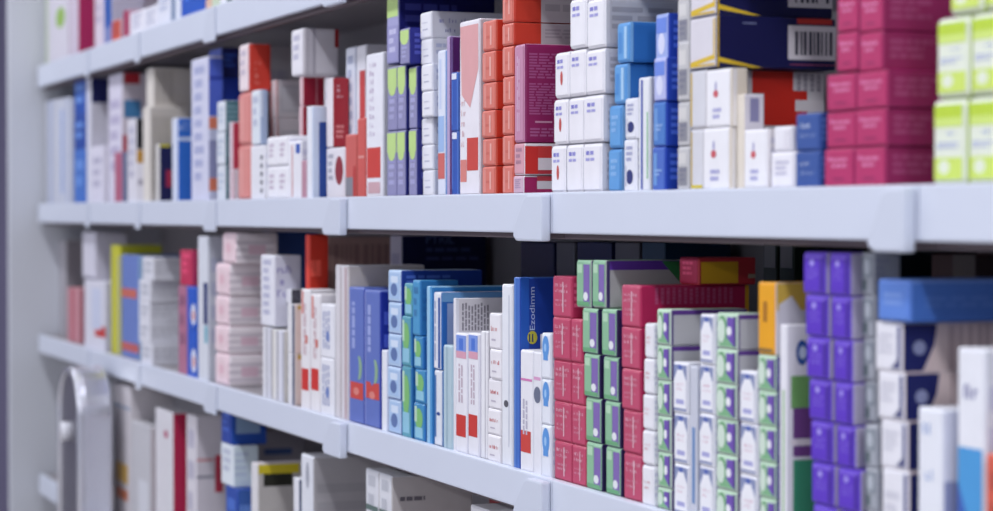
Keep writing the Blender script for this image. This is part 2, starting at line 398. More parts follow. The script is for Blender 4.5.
stack('slim royal blue carton', 'thin blue pair left of pink-topped carton', 2, [(451, 457)], [72, 131, 194], yf=.002, d=.05, F='2f57b2', S='4f74c6', fp=[('r', .1, .88, .9, .98, 'dfe4f4'), ('r', .1, .1, .3, .85, '4a72cc')])
C('tall pink topped white carton with red block, left of the red stacks', 2, 460, 480, 20, d=.1, F='eae6ee', S='c9c4cc', fp=[('p', [(.02, .98), (.98, .98), (.98, .72), (.55, .5), (.1, .58)], 'dca3a6'), ('r', .38, .135, .97, .325, 'c9463e'), ('r', .03, .07, .36, .2, 'd8847e'), ('l', .08, .25, .32, .55, 'd8b8c0', 5)])
# red stacks
def redfront(c, r): return [('r', .1, .05, .3, .95, 'e2938a'), ('r', .62, .15, .75, .85, 'e9b0a8'), ('r', .3, .4, .6, .5, 'd06a5e')]
stack('glossy red carton', 'pair of red stacks', 2, [(482, 495)], [20, 51, 82, 110, 138, 166, 193], yf=.0, d=.09, F='da7a6e', S='d03a28', fp=redfront, sp=[('r', .0, 0, .03, 1, 'd8604e')], bev=.003, cols=['left'], group='glossy red cartons')
stack('glossy red carton', 'pair of red stacks', 2, [(502, 513)], [46, 76, 105, 135, 165, 193], yf=.0, d=.09, F='da7a6e', S='d03a28', fp=redfront, sp=[('r', .0, 0, .03, 1, 'd8604e')], bev=.003, cols=['right'], group='glossy red cartons')
for (a, b, nm) in ((-26, 23, 'topmost'), (23, 46, 'lower')):
    C(f'{nm} wide salmon carton with red and grey side, on right red stack', 2, 502, 513, a, b if b != 46 else 45.8, yf=.0, d=.155, F='d8786c', S='cd3c2a', sp=[('@r', 541, a-4, 680, b+4, 'c0b8bc'), ('@t', 545, a+6, 600, b-5, 'aaa2a8', 3)], bev=.003, fp=redfront(0, 0), group='wide red cartons')
# magenta wide ones
C('large magenta carton with small print side, topmost of three', 2, 514, 524, 44, 143, yf=.02, d=.13, F='c58bab', S='8e1a5a', sp=[('@t', 529, 53, 563, 80, 'a85287', 9), ('@t', 529, 83, 563, 116, 'a85287', 12), ('@r', 535, 121, 552, 123, 'c890ac'), ('@t', 530, 128, 562, 138, 'a8588a', 3), ('@r', 524, 42, 526, 146, 'a04078')], fp=[('v', .3, .1, .7, .9, 'd8b4cc', 2)], bev=.004)
C('pink edged carton with red and white side, middle of three', 2, 513.6, 524, 143.3, 175, yf=.02, d=.12, F='d7a0ae', S='e6dce2', sp=[('@r', 524, 146, 538, 174, 'cb2c28'), ('@r', 538, 146, 552, 158, 'cb3a38'), ('@r', 538, 170, 554, 174, 'b83440')])
C('magenta and white low carton, bottom of three', 2, 512.6, 523, 175.5, yf=.02, d=.12, F='d2b2c6', S='e4dfe6', sp=[('@r', 524, 177, 537, 194, 'a01c5c'), ('@r', 537, 189, 560, 194, 'b02a68'), ('@r', 537, 176, 560, 181, 'c0404c')])
# white violet-lettered cartons
def mdp(c, r):
    p = [('r', .16, .8, .36, .89, '7f7dca'), ('r', .41, .8, .62, .89, '9492d4'), ('r', .14, .665, .38, .73, 'a3a1da'), ('r', .43, .665, .66, .73, 'a3a1da')]
    if c == 0: p.append(('e', .42, .25, .62, .6, 'c4504e'))
    return p
def mdp2(c, r): return mdp(1, r)
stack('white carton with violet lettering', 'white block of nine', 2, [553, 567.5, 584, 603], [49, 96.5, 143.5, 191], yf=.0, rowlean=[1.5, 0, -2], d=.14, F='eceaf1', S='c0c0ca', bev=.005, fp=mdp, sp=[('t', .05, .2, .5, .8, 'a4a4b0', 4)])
stack('white carton with violet lettering', 'pair on the white block', 2, [569, 586, 605], [-2, 48.6], yf=.0, d=.145, F='ecebf2', S='b9b9c3', bev=.005, fp=mdp2, sp=[('t', .05, .3, .9, .8, '9c9ca8', 3)]) if False else None
for i, (a, b) in enumerate(((569, 586), (586, 605))):
    C('white violet-lettered carton on the block of nine, ' + ('left' if i == 0 else 'right') + ' of the upper pair', 2, a, b, -2, 48.7, yf=.0, d=.16, F='ecebf2', S='b9b9c3', bev=.005, fp=mdp2(0, 0), sp=[('t', .05, .3, .9, .8, '9c9ca8', 3)], group='white cartons on the block of nine')
# blues
bluf = [('r', .62, .05, .86, .95, 'a9cdee'), ('r', .1, .2, .4, .8, '4f8fd4')]
stack('sky blue carton', 'sky blue stack right of white block', 2, [(617, 630)], [22, 63, 104, 148, 191], rowlean=[0, -3, -8, -9], yf=.008, d=.1, F='62a0dc', S='2c6ebc', fp=lambda c, r: bluf if r < 2 else [txt('8fbcec', .2, .3, .8, .8, 3)], sp=[('r', 0, 0, .04, 1, '7ab0e4')], bev=.004)
stack('little white carton with navy disc', 'white navy-disc pair', 2, [(625, 637)], [98, 139, 191], yf=-.004, d=.04, rowlean=[0, -1.5], F='e8e9f3', fp=[('e', .2, .12, .85, .42, '2a3474'), ('r', .05, .1, .25, .5, 'cfd0e0'), txt('a8acd0', .2, .55, .8, .9, 3)])
C('slim white carton with indigo and green stripes between blue ones', 2, 638.5, 650, 77, yf=-.002, d=.05, F='e6e8ee', S='c8cad2', fp=[('r', .22, 0, .42, 1, '4a58ae'), ('r', .82, .1, .95, .7, '8fc49a')])
stack('royal blue carton', 'royal blue stack left of the navy cartons', 2, [(653.5, 666.5)], [14, 61, 104, 148, 191], yf=.022, d=.1, rowlean=[2, 0, -1, -2], F=lambda c, r: ('a3b4ea', 'b9bfec', '4a7cc8', '4a6cc4')[r], S='1b3fae', fp=lambda c, r: [('e', .2, .1, .8, .6, 'd9dcf6'), ('r', .05, .6, .95, .95, '6c8ae0')] if r < 2 else [('r', .1, .1, .4, .9, '6c9ad8'), txt('94b4e6', .2, .3, .8, .5, 2)])
stack('grey white carton with dark foot', 'grey stack left of navy cartons', 2, [(677, 689.5)], [-3, 46, 104, 148, 191], yf=.022, d=.1, F='c6c5c8', S='a9a8ae', fp=[('r', .1, .08, .9, .55, '8b8b95'), txt('77778a', .2, .15, .8, .5, 3), ('r', .1, .62, .8, .9, 'd6d4d4')])
# navy cartons with yellow chevrons
def navy(y0, y1, third):
    return []
hexf = lambda yy: [('r', 0, 0, 1, .05, 'd8b428'), ('p', [(.0, .02), (.0, .12), (1, .24), (1, .14)], 'dcb92c'), ('r', .93, .12, 1, 1, 'd8b428')]
def navys(y0, y1): return [('p', [(0, .21), (.0, .11), (.3, -.05), (.38, .0)], 'e0bc30'), ('r', 0, 0, .016, 1, 'd8b428'),
    ('@r', 788, y0+8, 840, y1-8, 'd8d3da'), ('@b', 795, y0+14, 833, y1-13, '3a3a4c'), ('@r', 790, y1-5, 838, y1-3, 'b05070'), ('@t', 743, y0+5, 756, y0+8, '8088b0', 1)]
C('navy carton with yellow chevron and barcode, topmost', 2, 690, 716.5, -36, 17, yf=.022, d=124, F='d9d5de', S='0b0e48', fp=hexf(0), sp=navys(-36, 17), group='navy cartons with yellow chevrons')
C('navy carton with yellow chevron and full barcode, under the topmost', 2, 690, 717, 17.2, 69, yf=.022, d=124, F='d9d5de', S='0b0e48', fp=hexf(0), sp=navys(17.2, 69) + [('@r', 797, 17, 832, 25, 'b8302c')], group='navy cartons with yellow chevrons')
C('white carton with big red block and printed side, under navy ones', 2, 690, 717, 69.3, 128, yf=.022, d=124, F='d6d6de', S='ddd9de',
  sp=[('@r', 752, 66, 793, 94, 'd42a1c'), ('@r', 764, 90, 807, 126, 'd42a1c'), ('@v', 797, 74, 830, 92, 'a8a4b0', 5), ('@r', 795, 100, 838, 112, 'e4dfe4')], fp=[('r', 0, 0, .1, 1, 'd8b428')], group='white and red cartons')
C('white carton with red stripe side, bottom behind small white ones', 2, 690, 717, 128.3, yf=.022, d=124, F='d6d6de', S='ddd9de', sp=[('@r', 788, 120, 800, 152, 'b8304a')], fp=[('r', 0, 0, .1, 1, 'd8b428'), ('r', 0, 0, 1, .06, 'd8c428')], group='white and red cartons')
hrt = [('e', .3, .52, .52, .66, 'cc5560'), ('e', .37, .64, .46, .82, 'aaa8d0'), ('t', .28, .08, .66, .32, 'b0b0dc', 2)]
stack('white carton with red drop mark', 'white pair before the navy cartons', 2, [(703.5, 730)], [70, 128, 188], yf=.002, d=.02, rowlean=[3, 0], F='efeef4', S='ddd3c4', fp=hrt, sp=[('r', .1, 0, .35, 1, 'e4e0e0')])
C('white carton with red drop mark, right of the white pair', 2, 744, 768, 129, yf=.002, d=.05, F='efeef4', S='dfdbe0', fp=hrt)
C('cream edged white carton with violet mark on its side', 2, 736, 743, 94, yf=.002, d=.025, F='e6ddd0', S='dcd8e2', sp=[('@r', 750, 98, 759, 122, '8a88ae')])
C('little white carton beside the blue pair, upper of two', 2, 773, 791, 126, 151.6, yf=.002, d=.04, F='eceaf2', fp=[('r', .6, .1, .95, .9, 'e2dfe8')])
C('little white carton beside the blue pair, lower of two', 2, 771, 795, 151.8, yf=.002, d=.045, F='efedf5', fp=[txt('c6c4da', .2, .3, .8, .8, 3)])
stack('small steel blue carton with white lettering', 'blue pair left of magenta stack', 2, [(795.5, 820)], [113, 151, 188], yf=-.002, d=.035, F='34549c', S='27458c', fp=[('l', .2, .52, .62, .78, 'b9c6e6', 1), ('l', .2, .28, .85, .46, '8fa2d0', 1)])
# magenta stack
magf = [('t', .25, .45, .85, .8, 'd878a6', 2), ('r', .3, .15, .7, .22, '94205a'), ('e', .1, .7, .25, .85, 'cf6a9c')]
mags = [('t', .08, .25, .6, .8, 'a8487c', 3), ('r', 0, 0, .03, 1, '9c2862')]
stack('magenta carton', 'magenta stack beside lime cartons', 2, [825.5, 855.5, 887], [72, 110, 147.5, 187], yf=.0, d=.09, F='b52c66', S='942560', fp=magf, sp=mags, rowlean=[1, 0, -1.5])
stack('magenta carton', 'narrow magenta part above', 2, [840, 861, 885], [-45, -6, 32, 71.6], yf=.006, d=.09, F='b52c66', S='942560', fp=magf, sp=mags, rowlean=[0, 0, -1]) if False else None
for r, (a, b) in enumerate(((-46, -7), (-6.8, 32), (32.2, 71.7))):
    for i, (p, q_) in enumerate(((836.5, 858.5), (859, 883))):
        if r == 0: continue
        C('magenta carton on the wide magenta stack, ' + ('top ' if r == 1 else 'second ') + ('left' if i == 0 else 'right'), 2, p, q_, a, b, yf=.002, d=.09, F='b52c66', S='942560', fp=magf, sp=mags, group='upper magenta cartons')
# lime yellow
limf = [('r', 0, .82, 1, 1, 'bcd83c'), ('r', 0, .7, 1, .82, 'd2e87c'), ('r', 0, 0, 1, .3, 'cfe56a'), ('l', .45, .55, .8, .64, '8c9cd0', 1), ('t', .1, .4, .85, .5, 'b4bce0', 2), ('e', .15, .08, .55, .27, 'e6eed8')]
stack('lime green and white carton', 'right edge lime stack', 2, [932, 966.5, 1002], [-62, 14, 97, 184], yf=.0, d=.1, F='e6ecdc', S='b9cf5a', bev=.006, rowlean=[17, 3, 0], fp=limf)
C('dark shadowed navy carton at back, beneath the top shelf', 2, 480, 508, -20, 16, yf=.19, d=.1, F='1a1f58') if False else None
# =================================================================== TOP SHELF (1)
C('pale carton with lime spot, leftmost on the top shelf', 1, 45, 68, -40, F='d3cfdb', fp=[('@e', 56, 9, 65, 26, '8fb54a'), ('r', 0, 0, .15, 1, 'c3cdb8')], d=.1)
C('crimson sided carton, far left of the top shelf', 1, 69, 78, -40, d=.1, F='cfc3d4', S='a81c58', sp=[('r', .45, 0, 1, .3, 'b4648a')])
C('pale pink carton beside the crimson sided one', 1, 94.5, 103, -40, d=.1, F='dccfde')
C('blue carton with lavender foot on the top shelf', 1, 103.5, 111, -40, d=.08, F='1c56ac', S='b8b4c8', fp=[('@r', 100, 30, 115, 60, '7f8ac0')])
C('small orange red carton on the top shelf', 1, 111.5, 120, 20, yf=.0, d=.04, F='d05a4a', S='c9bcc8')
C('slim crimson carton right of the orange one', 1, 123, 129, 10, d=.08, F='a8345a', S='c4a0b4')
C('white carton with pink tick behind the crimson slim one', 1, 113, 122, -40, yf=.06, d=.1, F='d6d2dc', S='cbbfcc')
C('short white carton, first right of slim crimson one', 1, 130, 144, 11, d=.1, F='e9e8f2')
C('short white carton with faint print, left of slate edge', 1, 144.5, 157, 6, d=.1, F='e4e4f0', fp=[txt('c3c6da')])
C('tall white carton with slate blue edge, top shelf', 1, 157.5, 170, -40, d=.04, F='e3e5f2', S='7f92b4', fp=[txt('bac2dc', n=6)])
C('white carton with slate stripe left of the big blue one', 1, 170.5, 180, -40, d=.1, F='dde2f0', fp=[('r', .05, 0, .5, .6, '7d90b0')])
C('big plain blue carton on the top shelf', 1, 181, 205, -40, d=.1, F='2157be', S='2157be')
C('slim orange and cream carton right of the big blue one', 1, 205.5, 211, -40, d=.1, F='d9b4a0')
C('slim pale green carton on the top shelf', 1, 211.5, 219, -40, d=.1, F='c6d4bc')
C('white carton with dark green lettering on the top shelf', 1, 219.5, 262, -40, d=.1, F='e6e8f0', fp=[('@e', 227, -6, 233, 5, '2c5a50'), ('@e', 244, -8, 252, 1, '2c5a50')])
C('white carton, last in sight on the top shelf', 1, 263, 320, -60, d=.1, F='e8e8f0')
# =================================================================== LOWER SHELF (3)
C('tall carton standing in for grey shadow, leftmost on the lower shelf', 3, 57, 66, 240, d=.1, yf=.05, F='aaa6ae', S='8d8890')  # grey shadow above the pink carton, given as a carton
C('dusty pink carton with rose stripes, far left of lower shelf', 3, 67, 79, 288, d=.1, F='c98f98', S='b4707c', fp=[('r', .3, 0, .6, 1, 'b8606e')])
C('white grey carton with ruled foot, upper of far left pair', 3, 82, 95, 232, 279.5, d=.08, F='d6d4e2', S='c0bdcc', fp=[('r', 0, 0, 1, .06, '8a8898')])
C('white carton with red square, lower of far left pair', 3, 84, 105, 280, yf=.0, d=.05, F='dcdbe8', S='b9b8cc', fp=[('@r', 95, 325, 112, 340, 'c8362c'), ('r', .35, .3, .8, .9, 'cdd3ea')])
C('yellow bordered carton on the lower shelf', 3, 111, 120, 245, d=.1, F='c6c42c', S='b9b832', fp=[('r', .75, 0, 1, .9, 'b8b8a0')])
C('slate blue carton with two orange bands', 3, 121, 138, 255, yf=.008, d=.12, F='6a80c2', S='8fb0d4', fp=[('@r', 118, 287, 137, 299, 'c86a5c'), ('@r', 118, 340, 140, 354, 'c0605c')])
stack('crumpled white carton', 'white stack right of orange-banded carton', 3, [(141, 152)], [257, 280, 302, 322, 343, 366], rowlean=[1, -2, -2.5, -2, 0], yf=.0, d=.075, F='dfdfe9', S='d3d3dc', fp=[txt('b9bcc8', n=2)], sp=[('t', .05, .2, .9, .8, 'bcbcc6', 3)])
C('tall crimson carton above the mauve one', 3, 180, 192, 250, 285.5, yf=.0, d=.08, F='c02a52', S='b0305a')
C('mauve carton under the tall crimson one', 3, 178, 186, 286, yf=.0, d=.06, F='b0708c', S='8a84a8')
stack('bright blue carton with white disc', 'slim blue stack by the crimson carton', 3, [(187, 196)], [286, 329, 372], yf=-.002, d=.06, F='2258c4', S='2a64c8', fp=[('e', .45, .1, 1.0, .6, 'dde2f2'), ('e', .55, .2, .9, .45, 'd89a94')])
C('white carton with curved edge and navy strip below', 3, 198, 208, 236, d=.1, yf=.01, F='d9dce6', S='b9bcc8', fp=[('@r', 204, 282, 213, 326, '26346e'), ('@r', 205, 326, 213, 345, '6fb0c4')])
puff = [('e', .1, .1, .9, .9, 'e8cfd6'), ('e', .3, .3, .7, .7, 'dfb6c2')]
stack('pink white soft carton', 'pink white stack left of centre', 3, [(216, 229)], [232, 263, 295, 325, 353, 386], rowlean=[6, 0, -1, -1, -1], yf=.0, d=.085, F='f0d8e0', S='ebe2e8', bev=.007, fp=puff, sp=[('h', .0, .15, .9, .85, 'cfc5ce', 3), ('r', .3, .3, .7, .6, 'd9b9c8')])
C('blue carton behind the tall white one, lower shelf', 3, 262, 270, 231, yf=.1, d=.1, F='b0c0e2', S='2d4f96')
C('tall white carton with lavender lettering on its side', 3, 261, 275, 255, 326, yf=.0, d=26, F='e6e6f0', S='cfcfe0', fp=[txt('b9bad4', .2, .1, .8, .95, 7)], sp=[('l', .1, .35, .7, .85, '9a96c4', 3)])
for i, (a, b) in enumerate(((262, 267), (267.3, 272), (272.3, 277.5), (277.8, 284))):
    C(('first', 'second', 'third', 'fourth')[i] + ' from left of the slim white cartons standing on edge', 3, a, b, 326.6+i*1.3, yf=.0, d=.085, F=('e4e4ea', 'dedee8', 'e6e4e2', 'dcdce8')[i], S='cfcbc8', fp=[('r', .7, 0, .98, 1, 'b2b2c0')], group='slim white cartons on edge')
stack('cream carton with navy edge', 'cream pair left of red-squared ones', 3, [(287, 294)], [304, 353.5, 402], yf=.0, d=.06, F='e3e2e6', S='d8d3ce', fp=[('r', .7, .0, 1, 1, '39406a')], sp=[('r', .1, .9, .9, 1, 'b8a02c')])
C('white carton with black line left of the bright red one', 3, 285, 291, 289, 303.6, yf=.02, d=.05, F='e4e4ec', S='3a3a48')
C('tall bright red carton on the lower shelf', 3, 305, 309.5, 234, yf=.02, d=.034, F='d8402e', S='cc3424')
C('red stepped carton in front of the tall red one', 3, 305, 311, 288, 303.5, yf=.05, d=.045, F='d4402e', S='c83222') if False else None
for i, (a, b) in enumerate(((301, 310), (310.5, 320))):
    C(('left' if i == 0 else 'right') + ' of two white cartons with a red square near the foot', 3, a, b, 289+i*5, yf=-.002, d=.05, F='e9e6ea', S='d6d2d8', fp=[('@r', a+1, 368, b-.5, 392, 'cc2c24'), ('r', .1, .8, .3, 1, 'd87c70'), ('v', .3, .45, .7, .9, 'c8a8b0', 2), ('r', .5, .55, .8, .62, 'cc6a60')], group='white cartons with a red square')
stack('white carton speckled with blue', 'speckled pair right of red squares', 3, [(321, 334)], [304, 358, 412], yf=-.002, d=.05, F='e8e8f0', S='cfcfd8', fp=[('v', .15, .15, .8, .9, 'a2a8c8', 3), ('e', .4, .3, .7, .5, '6f84c0')])
C('tall cream grey carton left of the two blue ones', 3, 335, 348, 265, yf=.008, d=.13, F='d8d4da', S='c3bbb8', fp=[('r', .4, 0, .5, 1, 'b8aeb2'), ('r', .75, .0, .95, 1, 'bfa8ae')])
C('large carton with rose grid side at the back, red corner', 3, 318, 328, 236, yf=.13, d=.17, F='b8a4a4', S='e0bcb4', sp=[('b', .0, .05, .75, .95, 'c49c96'), ('r', .76, 0, 1, 1, '8e2a22')])
def blu2(a, b): return [('@r', a-2, 380.5, b+2, 402, 'c8463e'), ('e', .3, .2, .7, .26, 'd88078'), ('e', .5, .32, .9, .5, '8fb090'), ('e', .3, .3, .7, .52, '5e72bc'), ('v', .2, .55, .6, .9, '9aa6dc', 1), ('r', .0, 0, .08, 1, '8a94d0')]
C('left of two blue cartons with a red band', 3, 349, 364, 287, yf=.0, d=.1, F='5f72bc', S='2038a0', fp=blu2(349, 364), group='blue cartons with a red band')
C('right of two blue cartons with a red band', 3, 364.6, 380, 290, yf=.0, d=.1, F='5f72bc', S='1a2f9c', fp=blu2(364, 380), group='blue cartons with a red band')
C('slim white carton right of the red-banded blue ones', 3, 381, 386.5, 350, yf=-.002, d=.05, F='e6e8f2', S='c4cae0')
icef = [('r', .08, .06, .92, .94, 'a8c4e8'), ('e', .2, .15, .75, .6, '5c74a8'), ('r', .2, .62, .8, .85, 'd3e0f4')]
stack('ice blue carton with navy side', 'ice blue stack of five', 3, [(388, 401)], [270, 302, 334, 367, 399, 434], yf=.0, d=.13, F='bcd2ee', S='1a3c96', fp=icef)
grf = [('e', .1, .3, .9, .9, '7dbb72'), ('r', .1, .05, .9, .35, '8fc4dc'), ('r', .05, .5, .3, .95, 'b9d8c0')]
stack('narrow green blue carton', 'green column right of ice blue stack', 3, [(401.8, 411)], [283, 316, 366, 440], yf=-.002, rowlean=[2, 0, 0], d=.05, F='5aa0b4', S='2c74b4', fp=grf)
stack('teal carton with green leaf', 'teal column left of thin white ones', 3, [(413.5, 424)], [336, 369, 403, 442], yf=-.002, d=.055, rowlean=[0, 1, 0], F='3f8cc0', S='2a70b6', fp=grf)
C('tall teal blue carton above the green leaf column', 3, 412.5, 420, 280, 335.4, yf=.012, d=.06, F='4a96c8', S='2f78b8')
C('teal cyan carton with pale front edge, lower shelf centre', 3, 426, 432, 286, yf=.004, d=.12, F='96c4e4', S='2e7cc0', fp=[('r', .6, 0, 1, 1, '4a94d0')])
C('flat wide blue carton lying behind, pale blue edge', 3, 418, 428, 282, 330, yf=.16, d=.14, F='3a78c0', S='2668b4', T='8fb8dc', sp=[('r', 0, .9, 1, 1, '8fb4d8')]) if False else None
C('slim white carton with navy strip, upper, right of teal', 3, 433.5, 441, 292, 369.5, yf=.0, d=.17, F='e2e4ee', S='2464b4', fp=[('r', .65, 0, 1, .95, '3a5aa0'), ('v', .1, .1, .5, .9, 'a8b0cc', 1)], sp=[('r', 0, .88, 1, 1, '6a9cd0'), ('r', .05, 0, .3, .86, '8a9cc8')])
C('slim white carton with blue edge, lower, right of teal', 3, 434, 442, 370, yf=.0, d=.07, F='dfe2ec', S='4a78b8', fp=[('r', .0, .1, .25, .95, '4a78b4'), ('e', .3, .4, .8, .45, '2c4a90')])
C('pale aqua grey carton standing before the barcode carton', 3, 443, 452, 345, yf=-.004, d=.08, F='b4cad6', S='a8c0d0', fp=[('r', .4, 0, .5, 1, '8aa8bc')])
C('white carton with vertical black print on its side', 3, 452.3, 455.5, 298, yf=.004, d=.12, F='e4e2ea', S='d6d2da', sp=[('@v', 462, 303, 490, 330, '85818c', 9), ('@r', 455, 300, 459, 470, 'e4e4ee')])
for i, (a, b) in enumerate(((456, 467.5), (468, 479))):
    C(('left' if i == 0 else 'right') + ' of two white cartons with blue top and red foot square', 3, a, b, 333, yf=-.002, d=.05, F='e9e8f0', S='d3d2de', fp=[('r', .02, .86, .98, 1, '7f9ae0'), ('r', .02, .8, .98, .86, 'd8a0b4'), ('r', .3, .87, .7, .97, '4a74d0'), ('@r', a+.5, 414, b-.5, 439, 'c8342c'), ('v', .25, .42, .75, .75, 'c4b0c0', 2)], group='white cartons with blue top and red square')
C('plain slim white carton left of the red-script stack', 3, 480, 487, 331, yf=.0, d=.05, F='e9e8ee', S='d6d4dc', fp=[('r', .6, 0, .7, 1, 'c6c4ce')])
rs = [('l', .15, .4, .85, .65, 'c86468', 1), ('r', .2, .2, .6, .26, 'c0b8c8')]
stack('white carton with red script', 'red-script stack beside tall white', 3, [(488, 501)], [313, 349, 379, 409, 435, 462], yf=-.002, d=.05, rowlean=[1, 2, 0, -.5, -.5], F='ebe8ee', S='d9d6dc', fp=rs)
C('tall plain white carton left of the crested blue one', 3, 502, 512.5, 284, yf=.0, d=.06, F='e6e8f0', S='d2d4de', fp=[('r', .7, .1, .8, .95, 'cacddc'), ('e', .2, .32, .7, .36, '55555f')])
C('tall deep blue carton with white lettering and yellow crest', 3, 513.5, 519.5, 277, yf=.008, d=.07, F='3f6cc0', S='1a3fa0', fp=[('r', .0, 0, .3, 1, '5a86d4')],
  sp=[('@r', 519, 272, 529, 480, '2258b8'), ('@V', 529.5, 287, 534.5, 330, 'aebde0', 'Ezodimm'), ('@e', 527, 331, 537, 344, 'b8b03c'), ('@r', 528.5, 334, 530, 342, '2a3a5c'), ('@r', 531.5, 334, 533, 342, '2a3a5c'), ('@r', 532, 276, 550, 280, '8fa4d4'), ('@r', 540, 334, 580, 480, 'dfe0ec')])
C('white carton with pink stripe and red foot square', 3, 520, 533, 350, yf=-.004, d=.05, F='eae9f0', S='dddce6', fp=[('@r', 518, 376, 535, 381.5, 'd27ab4'), ('@r', 521, 430, 532, 455, 'cb4038'), ('v', .2, .3, .7, .6, 'b9b4c8', 2)])
C('slim white carton right of the pink striped one', 3, 533.5, 540.5, 352, yf=-.004, d=.045, F='e6e6ee', fp=[('@r', 532, 376, 542, 381, 'd9a0c8'), ('@e', 534, 386, 541, 404, '6a7088')])
stack('white carton with blue cap print', 'stack left of rose red ones', 3, [(541, 552)], [333, 379, 425, 473], yf=-.004, d=.045, F='e6e9f3', S='cdd2e0', fp=[('e', .08, .45, .95, .98, '5a96dc'), ('r', .2, .4, .8, .7, '5a96dc'), ('e', .3, .6, .6, .8, '9cc4ee')])
pkf = [('l', .12, .55, .9, .85, 'dca8b8', 2), ('l', .15, .2, .8, .45, 'd494a8', 2), ('r', .55, .1, .6, .9, 'e6c4d0')]
stack('rose red carton', 'rose red stack at centre', 3, [553, 571, 585.5], [318, 361, 403, 443, 487], yf=.0, d=.045, F='bf4668', S='aa2c54', fp=pkf, rowlean=[0, 0, .5, 1])
C('rose red patterned carton, lone one on top of rose red stack', 3, 553, 572, 276, 317.5, yf=.0, d=.045, F='bf4668', S='aa2c54', fp=pkf)
gpf = [('r', .0, 0, .5, 1, '8cbc98'), ('r', .52, .05, 1, .95, '7f66ae'), ('e', .5, .12, .85, .32, 'e4e6ea'), ('r', .05, .75, .4, .95, 'b4d6b8'), ('r', .0, 0, .95, .1, '6aa878')]
gps = [('r', 0, .82, 1, 1, '4a2a80'), ('r', .0, 0, .04, 1, '2e2450'), ('p', [(.1, .1), (.1, .7), (.55, .75), (.45, .1)], 'b9bcc0'), ('p', [(.5, .1), (.6, .8), (.8, .6), (.95, .1)], '2f7a48')]
stack('green and purple carton', 'green-purple packs left of crimson', 3, [(582.5, 598), (602, 617)], [308, 355, 399, 444, 493], rowlean=[0, 1.5, 3, 4], yf=.0, d=.1, F='9ac6a6', S='35235e', fp=gpf, sp=gps)
for i, (a, b) in enumerate(((576, 590.5), (592.5, 606))):
    C(('left' if i == 0 else 'right') + ' green and purple carton topping the green-purple packs', 3, a, b, 260, 307.6, yf=.0, d=.12 if i == 0 else .14, F='9ac6a6', S='a9a9ac', fp=gpf, sp=[('r', 0, .8, .7, 1, '5c35a0'), ('r', 0, 0, .035, 1, '3d3266'), ('p', [(.52, .98), (.85, .98), (1, .5), (.72, .45)], '2f7c48'), ('p', [(.85, .98), (.99, .98), (.99, .5)], '9c2850')], group='topping green and purple cartons')
crs = [('@v', 655, 288, 735, 303, 'b8507c', 14), ('@r', 745, 284, 760, 312, 'd8a028')]
stack('crimson carton with pale script', 'crimson column right of green-purple packs', 3, [(621, 640)], [285, 327, 369, 410, 453, 499], yf=.0, d=.14, F='c04a6c', S='b02054', fp=pkf, sp=lambda c, r: crs if r == 0 else [], rowlean=[0, 0, 1, 2, 2.5])
C('dark red carton with yellow patch, lying on top of the crimson column', 3, 679, 698, 257, 285, yf=.07, d=.075, zlo=at_y(630.5, 285, 0).z, F='b02850', S='b8303a', sp=[('@r', 701, 262, 738, 283, 'd8a424'), ('@r', 748, 274, 764, 278, 'b0a08a')])
stack('white carton with red script', 'white tag column beside crimson', 3, [(643, 655)], [323, 358, 394, 430, 465, 504], yf=-.004, d=.02, rowlean=[2, 1, 0, -.5, -1], F='ecebf2', S='d2d2dc', bev=.004, fp=[('l', .2, .35, .8, .65, 'd8a0a8', 2)])
g3f = [('e', .0, .02, .55, .98, '6fa878'), ('e', .0, .12, .42, .88, 'd3e4d6'), ('r', .52, .05, 1, .95, '6f4fae'), ('r', .88, .0, 1, 1, '46327c'), ('e', .5, .36, .76, .66, 'eeeef4'), ('p', [(.1, .02), (.5, .3), (.9, .02)], '7fb488')]
g3s = [('r', 0, .86, 1, 1, '5e3a8c'), ('r', 0, 0, .03, 1, '4a3a78'), ('r', .05, .05, .95, .8, 'b9b9be')]
stack('green and violet carton', 'first green-violet column', 3, [(657, 671)], [309, 345, 380, 416, 452, 488, 526], yf=.0, d=.095, F='c0dcc4', S='b9bac2', fp=g3f, sp=g3s)
botf = [('r', 0, 0, 1, 1, '8690b8'), ('p', [(.03, .06), (.03, .66), (.32, .9), (.68, .9), (.97, .66), (.97, .06)], 'f0f0f7'), ('r', .36, .88, .64, .99, '4c62b0'), ('l', .22, .4, .8, .6, 'd0a0b4', 2), ('r', .2, .15, .8, .25, 'a8a8d8')]
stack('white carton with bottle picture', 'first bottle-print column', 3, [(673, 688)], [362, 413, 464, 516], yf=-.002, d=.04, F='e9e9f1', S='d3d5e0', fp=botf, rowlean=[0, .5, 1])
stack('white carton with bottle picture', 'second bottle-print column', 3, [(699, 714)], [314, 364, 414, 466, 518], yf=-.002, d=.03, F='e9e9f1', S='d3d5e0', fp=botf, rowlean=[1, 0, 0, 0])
C('grey white carton between the bottle-print columns', 3, 689.5, 696.5, 366, yf=.01, d=.05, F='c9ccda', S='c4c8d6', fp=[('r', .4, .1, .8, .6, '6a8cc0')])
stack('green and violet carton', 'second green-violet column', 3, [(716, 737)], [313, 349, 384, 419, 455, 490, 526], yf=.0, d=.075, F='c0dcc4', S='c0c0c6', fp=g3f, sp=g3s)
stack('white carton with bottle picture', 'third bottle-print column', 3, [(739.5, 757)], [371, 423, 475, 528], yf=-.002, d=.03, F='e9e9f1', S='d3d5e0', fp=botf)
stack('green and violet carton', 'third green-violet column', 3, [(758, 777)], [355, 391, 426, 462, 498, 534], yf=.0, d=.02, F='c0dcc4', S='46427a', fp=g3f, rowlean=[0, .5, 1, 1.5, 2])
